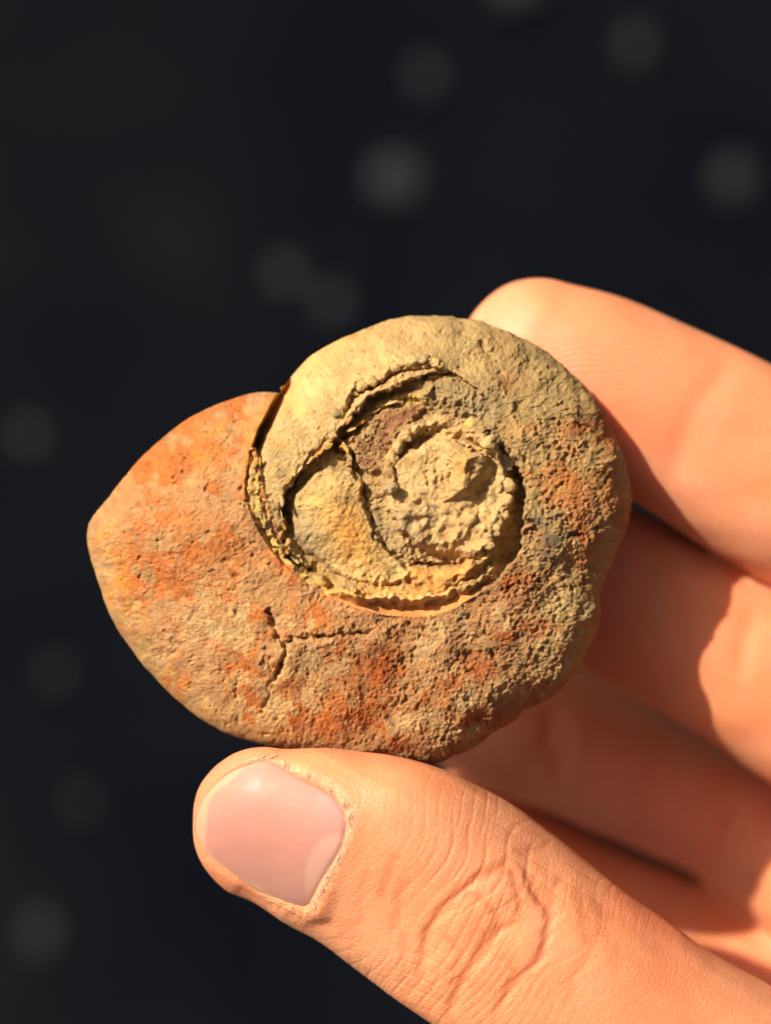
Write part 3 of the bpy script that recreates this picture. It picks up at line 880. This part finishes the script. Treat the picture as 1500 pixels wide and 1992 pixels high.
def laplace(co, E, it, lam=0.5, w=None):
    n = len(co)
    deg = np.bincount(E.ravel(), minlength=n).astype(float)[:, None]
    for _ in range(it):
        s = np.zeros_like(co)
        for k in range(3):
            s[:, k] = np.bincount(E[:, 0], weights=co[E[:, 1], k], minlength=n) + np.bincount(E[:, 1], weights=co[E[:, 0], k], minlength=n)
        d = (s / deg - co) * lam
        co = co + (d if w is None else d * w[:, None])
    return co

def project(co):
    z = co[:, 2] / S
    k = (D - z) / D
    return co[:, 0] / S / k + CX, -co[:, 1] / S / k + CY, z

def vnoise(p, seed, freq):
    """cheap smooth 3-D noise made of random sines"""
    r = np.random.default_rng(seed)
    out = 0
    for i in range(14):
        w = r.normal(size=3) * freq
        out = out + np.sin(p @ w + r.uniform(0, 6.28))
    return out / 2.6

def nd_far(u, v):
    return np.hypot(u - 530, v - 1615) - 60

def build_hand():
    root = empty('hand', (0, 0, 0))
    tag(root, 'bare hand reaching in from the right, thumb below and four fingers behind the coiled fossil', 'hand')
    V, F = [], []
    off = 0
    for st in [TOPF, MIDF, RINGF, LITF, THUMB] + PALM:
        v, f = tube(st)
        V.append(v); F += [tuple(i + off for i in q) for q in f]; off += len(v)
    tmp = bpy.data.meshes.new('tmp')
    tmp.from_pydata(np.vstack(V).tolist(), [], F)
    to = bpy.data.objects.new('tmp', tmp); COL.objects.link(to)
    md = to.modifiers.new('r', 'REMESH'); md.mode = 'VOXEL'; md.voxel_size = 0.0005; md.adaptivity = 0
    dg = bpy.context.evaluated_depsgraph_get()
    me = bpy.data.meshes.new_from_object(to.evaluated_get(dg))
    bpy.data.objects.remove(to); bpy.data.meshes.remove(tmp)
    nv = len(me.vertices)
    co = np.empty(nv * 3, np.float32); me.vertices.foreach_get('co', co); co = co.reshape(-1, 3).astype(float)
    E = np.empty(len(me.edges) * 2, np.int32); me.edges.foreach_get('vertices', E); E = E.reshape(-1, 2)
    co = laplace(co, E, 4)
    me.vertices.foreach_set('co', co.astype(np.float32).ravel()); me.update()
    # finer mesh where the thumb shows nail folds and knuckle creases
    bm = bmesh.new(); bm.from_mesh(me); bpy.data.meshes.remove(me)
    for rnd in range(2):
        bm.normal_update()
        es = set()
        for f in bm.faces:
            c = f.calc_center_median()
            z = c.z / S; k = (D - z) / D; u = c.x / S / k + CX; v = -c.y / S / k + CY
            if f.normal.z > -0.1 and z > -120 and 330 < u < 1330 and 1400 < v < 2040:
                es.update(f.edges)
        bmesh.ops.subdivide_edges(bm, edges=list(es), cuts=1, use_grid_fill=True)
    bmesh.ops.triangulate(bm, faces=[f for f in bm.faces if len(f.verts) > 4])
    me = bpy.data.meshes.new('skin'); bm.to_mesh(me); bm.free()
    nv = len(me.vertices)
    co = np.empty(nv * 3, np.float32); me.vertices.foreach_get('co', co); co = co.reshape(-1, 3).astype(float)
    E = np.empty(len(me.edges) * 2, np.int32); me.edges.foreach_get('vertices', E); E = E.reshape(-1, 2)
    u, v, z = project(co)
    wreg = ((z > -150) & (u < 1400) & (v > 1380)).astype(float)
    co = laplace(co, E, 8, 0.5, wreg)
    me.vertices.foreach_set('co', co.astype(np.float32).ravel()); me.update()
    nr = np.empty(nv * 3, np.float32); me.vertex_normals.foreach_get('vector', nr); nr = nr.reshape(-1, 3).astype(float)
    # the thumb tip is rolled so that its nail faces a little downwards
    u, v, z = project(co)
    al = (u - 530) * 0.87 + (v - 1615) * 0.5; ac = -(u - 530) * 0.5 + (v - 1615) * 0.87
    wt = ((z > -200) & (v > 1380) & (u < 1500)) * (1 - ss(160, 520, al))
    co[:, 2] -= 0.34 * np.clip(ac, -190, 230) * wt * S
    me.vertices.foreach_set('co', co.astype(np.float32).ravel()); me.update()
    nr = np.empty(nv * 3, np.float32); me.vertex_normals.foreach_get('vector', nr); nr = nr.reshape(-1, 3).astype(float)
    u, v, z = project(co)
    front = ss(-0.15, 0.25, nr[:, 2])
    thumb = ((z > -160) & (v > 1380)).astype(float)
    d = np.zeros(nv)                                    # displacement in tracing units
    d += vnoise(co, 5, 260) * 2.2 + vnoise(co, 6, 700) * 0.8
    # knuckle creases of the thumb
    tf = np.where((thumb > 0) & (u > 680) & (u < 1420))[0]
    cr = np.zeros(nv)
    uj = u + 3 * np.sin(v / 13.0) + 2 * np.sin(v / 5.1 + u / 9.0); vj = v + 3 * np.sin(u / 12.0)
    for p, w, a in WR:
        q, t = pdist(spline(p, 5), uj[tf], vj[tf])
        w = w * 1.45
        e = np.exp(-(q / w) ** 2) * ss(-0.001, 0.2, t + 0.02) * ss(-0.001, 0.2, 1.02 - t)
        cr[tf] += a * e
    d -= cr * 0.68 * front
    # many faint folds crossing the thumb, tightest over the joint
    al = (u - 950) * 0.87 + (v - 1790) * 0.5; ac = -(u - 950) * 0.5 + (v - 1790) * 0.87
    for fr, am, sd in ((20.0, 0.9, 61), (11.0, 0.35, 62), (33.0, 1.1, 63)):
        f = al / fr + 0.9 * vnoise(co, sd, 190) + 0.25 * np.sin(ac / 40.0) + (ac / 150.0) ** 2
        rdg = np.exp(-(np.sin(math.pi * f) / 0.33) ** 2) * np.clip(0.5 + 0.7 * vnoise(co, sd + 10, 420), 0, 1.3)
        d -= am * rdg * thumb * front * (0.18 + 0.82 * np.exp(-(al / 190) ** 2)) * ss(30, 90, nd_far(u, v))
    f = ac / 24.0 + 0.9 * vnoise(co, 64, 200)
    d -= 0.8 * np.exp(-(np.sin(math.pi * f) / 0.3) ** 2) * np.clip(vnoise(co, 75, 420), 0, 1.2) * thumb * front * np.exp(-(al / 240) ** 2)
    for (bu, bv, br, ba) in ((955, 1750, 38, 4.5), (900, 1800, 36, 4.0), (1015, 1740, 26, 3.0), (1020, 1830, 34, 4.0), (945, 1890, 36, 3.5), (870, 1870, 34, 3.0), (990, 1790, 16, 2.0), (760, 1560, 60, 3.0), (1120, 1760, 50, 3.0)):
        d += ba * np.exp(-((u - bu) ** 2 + (v - bv) ** 2) / (br * br)) * thumb * front
    # cushion of skin over the joint
    d += 7 * np.exp(-(((u - 950) / 110) ** 2 + ((v - 1790) / 110) ** 2)) * thumb * front
    # nail bed sinks, folds rise around it
    nf = np.where((thumb > 0) & (u < 860))[0]
    nd = np.full(nv, 999.0)
    nd[nf] = sdf(NAIL, u[nf], v[nf])
    side = 1 - ss(-60, 60, (u - 470) * -0.87 + (v - 1600) * -0.5 + 30)     # 0 at the free edge, 1 at base and sides
    side = ss(-40, 60, (u - 430) * 0.87 + (v - 1600) * 0.1)
    d -= 10 * (1 - ss(-12, 3, nd)) * front
    d += (2.0 * side + 0.3 + 3 * ss(1700, 1760, v)) * np.exp(-((nd - 16) / 16) ** 2) * front * (nd > -5)
    # deep groove at the lower side of the nail
    q, t = pdist([(470,1735),(540,1768),(600,1792),(640,1800)], u[nf], v[nf]); tmp_ = np.zeros(nv); tmp_[nf] = np.exp(-(q / 13) ** 2); d -= 4 * tmp_ * front
    # torn cuticle
    cut = np.exp(-((nd - 3) / 4.5) ** 2) * ss(480, 560, u) * thumb
    rag = np.clip(vnoise(co, 77, 5200) * 0.6, -1, 1)
    d += cut * rag * 1.6 + np.exp(-((nd - 8) / 12) ** 2) * ss(480, 560, u) * thumb * vnoise(co, 78, 3000) * 0.7
    # flexion creases of the fingers behind
    FR = [([(1440,690),(1400,740),(1360,795),(1335,850),(1318,900),(1306,960)], 26, 5, -400, -20), ([(1420,770),(1378,830),(1356,890)], 14, 1.5, -400, -20),
          ([(1095,1370),(1085,1420),(1090,1480),(1080,1530)], 18, 8, -1010, -540), ([(1070,1375),(1062,1430),(1066,1490)], 12, 6, -1010, -540), ([(1118,1400),(1110,1450),(1112,1490)], 9, 4, -1010, -540),
          ([(1440,1570),(1415,1620),(1405,1660)], 12, 10, -1010, -540), ([(1460,1590),(1440,1640),(1430,1670)], 8, 6, -1010, -540),
          ([(1480,1180),(1450,1250),(1440,1330)], 20, 5, -600, -180)]
    for p, w, a, z0, z1 in FR:
        m = np.where((z > z0) & (z < z1) & (nr[:, 2] > -0.1))[0]
        q, t = pdist(spline(p, 5), u[m], v[m])
        d[m] -= a * np.exp(-(q / w) ** 2) * ss(-0.001, 0.25, t + 0.02) * ss(-0.001, 0.25, 1.02 - t)
    co = co + nr * (d * S)[:, None]
    me.vertices.foreach_set('co', co.astype(np.float32).ravel()); me.update()
    # skin colour
    base = np.array([0.77, 0.345, 0.175])
    c = np.tile(base, (nv, 1))
    def mixc(m, col):
        nonlocal c
        m = np.clip(m, 0, 1)[:, None]; c = c * (1 - m) + np.array(col) * m
    n1 = vnoise(co, 11, 180); n2 = vnoise(co, 12, 500)
    padm = (z < -40).astype(float)
    mixc(padm * 0.5 * np.clip(0.5 + 0.7 * n1, 0, 1), (0.78, 0.30, 0.16))
    mixc(padm * np.exp(-(((u - 1230) / 130) ** 2 + ((v - 800) / 110) ** 2)) * 0.5, (0.79, 0.27, 0.15))
    mixc(thumb * np.exp(-(((u - 760) / 70) ** 2 + ((v - 1700) / 90) ** 2)) * 0.65, (0.68, 0.24, 0.09))
    mixc(thumb * np.exp(-(((u - 950) / 140) ** 2 + ((v - 1790) / 130) ** 2)) * 0.45, (0.79, 0.36, 0.155))
    mixc(thumb * ss(1050, 1300, u) * 0.4, (0.79, 0.41, 0.22))
    mixc(thumb * np.clip(n1 * 0.6 + 0.15 * n2, 0, 0.7), (0.76, 0.27, 0.14))
    mixc(thumb * np.clip(-n1 * 0.5 + 0.15 * n2, 0, 0.5), (0.80, 0.42, 0.24))
    mixc(padm * np.clip(-n1 * 0.4 + 0.3 * n2, 0, 0.5), (0.80, 0.40, 0.25))
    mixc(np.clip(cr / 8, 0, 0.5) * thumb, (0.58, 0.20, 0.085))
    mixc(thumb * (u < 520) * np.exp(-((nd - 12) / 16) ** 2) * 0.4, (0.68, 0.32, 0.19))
    mixc(cut * np.clip(0.1 + 0.9 * rag, 0, 1) * 0.45, (0.78, 0.54, 0.36))
    mixc(thumb * np.exp(-(((u - 570) / 34) ** 2 + ((v - 1496) / 10) ** 2)) * 0.35, (0.74, 0.48, 0.24))
    c = c * np.array([1.0, 0.86, 0.76])
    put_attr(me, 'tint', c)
    # papillary ridge phase on the pads, loops round a core on the top finger
    cxp, cyp = 1150.0, 930.0
    ph = np.hypot((u - cxp) * 0.85, (v - cyp) * 1.15) + 9 * vnoise(co, 92, 330)
    ph2 = (u * 0.9 - v * 0.35) + 8 * np.sin(v / 50.0)
    phase = np.where(v < 1010, ph, ph2) * (2 * math.pi / 13.0)
    for nm, arr in (('ridge', phase), ('pad', padm * front * np.clip(0.55 + 0.5 * vnoise(co, 91, 260), 0, 1.1) * (1 - ss(900, 980, v + 0.3 * (1200 - u)) * (1 - ss(1030, 1100, v)))), ('dorsal', thumb * 1.0)):
        a = me.attributes.new(nm, 'FLOAT', 'POINT'); a.data.foreach_set('value', arr.astype(np.float32))
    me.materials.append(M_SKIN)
    me.shade_smooth()
    o = bpy.data.objects.new('skin', me); COL.objects.link(o); o.parent = root

    # nail plate lying in its bed
    bvh = BVHTree.FromPolygons(co.tolist(), [tuple(p.vertices) for p in me.polygons])
    NP = spline(NAIL + [NAIL[0]], 4)[:-1]
    nc = np.array([530.0, 1622.0])
    na = np.arctan2(NP[:, 1] - nc[1], NP[:, 0] - nc[0]); nrad = np.hypot(NP[:, 0] - nc[0], NP[:, 1] - nc[1])
    od_ = np.argsort(na); na = na[od_]; nrad = nrad[od_]
    na = np.concatenate([na[-2:] - 2*math.pi, na, na[:2] + 2*math.pi]); nrad = np.concatenate([nrad[-2:], nrad, nrad[:2]])
    n = 110
    s_, t_ = concentric(n); s_ = np.clip(s_, 0, 1) * 1.012
    rr = np.interp(t_, na, nrad)
    nu = nc[0] + s_ * rr * np.cos(t_); nvv = nc[1] + s_ * rr * np.sin(t_)
    eye = np.array([0, 0, D * S])
    zz = np.zeros(nu.shape)
    for i in range(n):
        for j in range(n):
            tgt = place(nu[i, j], nvv[i, j], 0.0)
            dr = Vector(tgt - eye).normalized()
            h = bvh.ray_cast(Vector(eye), dr)
            zz[i, j] = h[0].z / S if h[0] is not None else -50
    # fit a smooth arched surface to the bed, then seat the plate in it
    ax = np.array([0.86, 0.51]); cr_ = np.array([-0.51, 0.86])
    a1 = ((nu - nc[0]) * ax[0] + (nvv - nc[1]) * ax[1]) / 150; b1 = ((nu - nc[0]) * cr_[0] + (nvv - nc[1]) * cr_[1]) / 150
    sel = (s_ < 0.93) & (zz > -45)
    basis = lambda a, b: np.stack([np.ones_like(a), a, b, a*a, a*b, b*b, a**3, b*a*a, a*b*b, b**3, b**4, a**4, a*a*b*b], -1)
    cf, *_ = np.linalg.lstsq(basis(a1[sel], b1[sel]), zz[sel], rcond=None)
    zf = basis(a1, b1) @ cf
    free = ss(-0.2, 0.6, -a1 - 0.4)
    zt = zf + 6.5 - 3.5 * ss(0.9, 1.0, s_) * (1 - free)
    zt = zt + 5 - 13 * b1 * b1
    zt = zt - 5 * ss(0.82, 1.0, s_) * ss(0.1, 0.7, b1)
    zt = np.where(s_ > 1.0, zt - 3, zt)
    # colours: pink bed, pale free edge, half moon at the base
    edge_d = (1 - s_) * rr
    dirf = np.cos(t_ - math.pi * 1.02)           # towards the free edge (left)
    freeband = (1 - ss(12, 20, edge_d + 3 * np.sin(t_ * 9))) * ss(-0.25, 0.25, dirf + 0.25 * np.sin(t_))
    lun = 1 - ss(0.9, 1.1, np.hypot((nu - 655) / 62, (nvv - 1715) / 92))
    cN = np.tile(np.array([0.54, 0.25, 0.205]), (n * n, 1))
    def mn(m, col):
        nonlocal cN
        m = np.clip(m.ravel(), 0, 1)[:, None]; cN = cN * (1 - m) + np.array(col) * m
    mn(ss(560, 660, nu) * (1 - ss(1640, 1760, nvv)) * 0.5, (0.45, 0.21, 0.20))
    mn(ss(1600, 1740, nvv) * 0.35, (0.47, 0.26, 0.24))
    mn(lun * 0.55, (0.64, 0.38, 0.31))
    mn(freeband * 0.55, (0.72, 0.42, 0.25))
    cN = cN * np.array([1.0, 0.94, 0.82])
    P = place(nu, nvv, zt).reshape(-1, 3)
    Pb = place(nu, nvv, zt - 14).reshape(-1, 3)
    idx = np.arange(n * n).reshape(n, n)
    Ff = np.stack([idx[:-1, :-1], idx[1:, :-1], idx[1:, 1:], idx[:-1, 1:]], -1).reshape(-1, 4)[:, ::-1]
    rim = list(idx[0, :]) + list(idx[1:, -1]) + list(idx[-1, -2::-1]) + list(idx[-2:0:-1, 0])
    rimf = np.array([(rim[q], rim[(q+1) % len(rim)], rim[(q+1) % len(rim)] + n*n, rim[q] + n*n) for q in range(len(rim))])
    mesh_obj('thumbnail', np.vstack([P, Pb]), np.vstack([Ff, Ff[:, ::-1] + n*n, rimf]), M_NAIL, root, np.vstack([cN, cN]))

    # dry torn cuticle standing along the upper side and the base of the nail
    r = random.Random(5)
    path = spline([(500,1474),(528,1473),(557,1490),(593,1510),(625,1526),(656,1547),(676,1578),(680,1608),(670,1646),(650,1684),(630,1718),(616,1748),(604,1772),(590,1784)], 24)
    cv, cf = [], []
    for q in range(230):
        pth = path[int(r.random() ** 1.0 * (len(path) - 1))]
        if r.random() > 0.35 + 0.65 * abs(math.sin(pth[0] / 13.0 + pth[1] / 17.0)) ** 2: continue
        du, dv = r.gauss(0, 3.2), r.gauss(0, 3.2)
        u0, v0 = pth[0] + du + 2, pth[1] + dv
        h = bvh.ray_cast(Vector(eye), Vector(place(np.float64(u0), np.float64(v0), np.float64(0)) - eye).normalized())
        if h[0] is None or h[0].z / S < -60: continue
        z0 = h[0].z / S + r.uniform(0.2, 2.0)
        L, W, a = r.uniform(5, 13), r.uniform(1.6, 4.5), math.atan2(pth[1] - 1620, pth[0] - 530) + 1.57 + r.gauss(0, 0.6)
        tx, ty = r.uniform(-0.2, 0.2), r.uniform(-0.25, 0.25)
        b0 = len(cv); m = 6
        for dz in (0.5, -0.9):
            for k in range(m):
                x = math.cos(k * 6.283 / m) * L / 2 * r.uniform(0.6, 1.15); y = math.sin(k * 6.283 / m) * W / 2 * r.uniform(0.6, 1.15)
                cv.append(tuple(place(np.float64(u0 + x * math.cos(a) - y * math.sin(a)), np.float64(v0 + x * math.sin(a) + y * math.cos(a)), np.float64(z0 + x * tx + y * ty + dz))))
        cf.append(tuple(range(b0, b0 + m))[::-1]); cf.append(tuple(range(b0 + m, b0 + 2 * m)))
        cf += [(b0 + k, b0 + (k+1) % m, b0 + m + (k+1) % m, b0 + m + k) for k in range(m)]
    cvn = np.array(cv)
    mesh_obj('cuticle', cvn, cf, M_SKIN, root, np.tile(np.array([0.78, 0.42, 0.24]), (len(cvn), 1)), False)
build_hand()
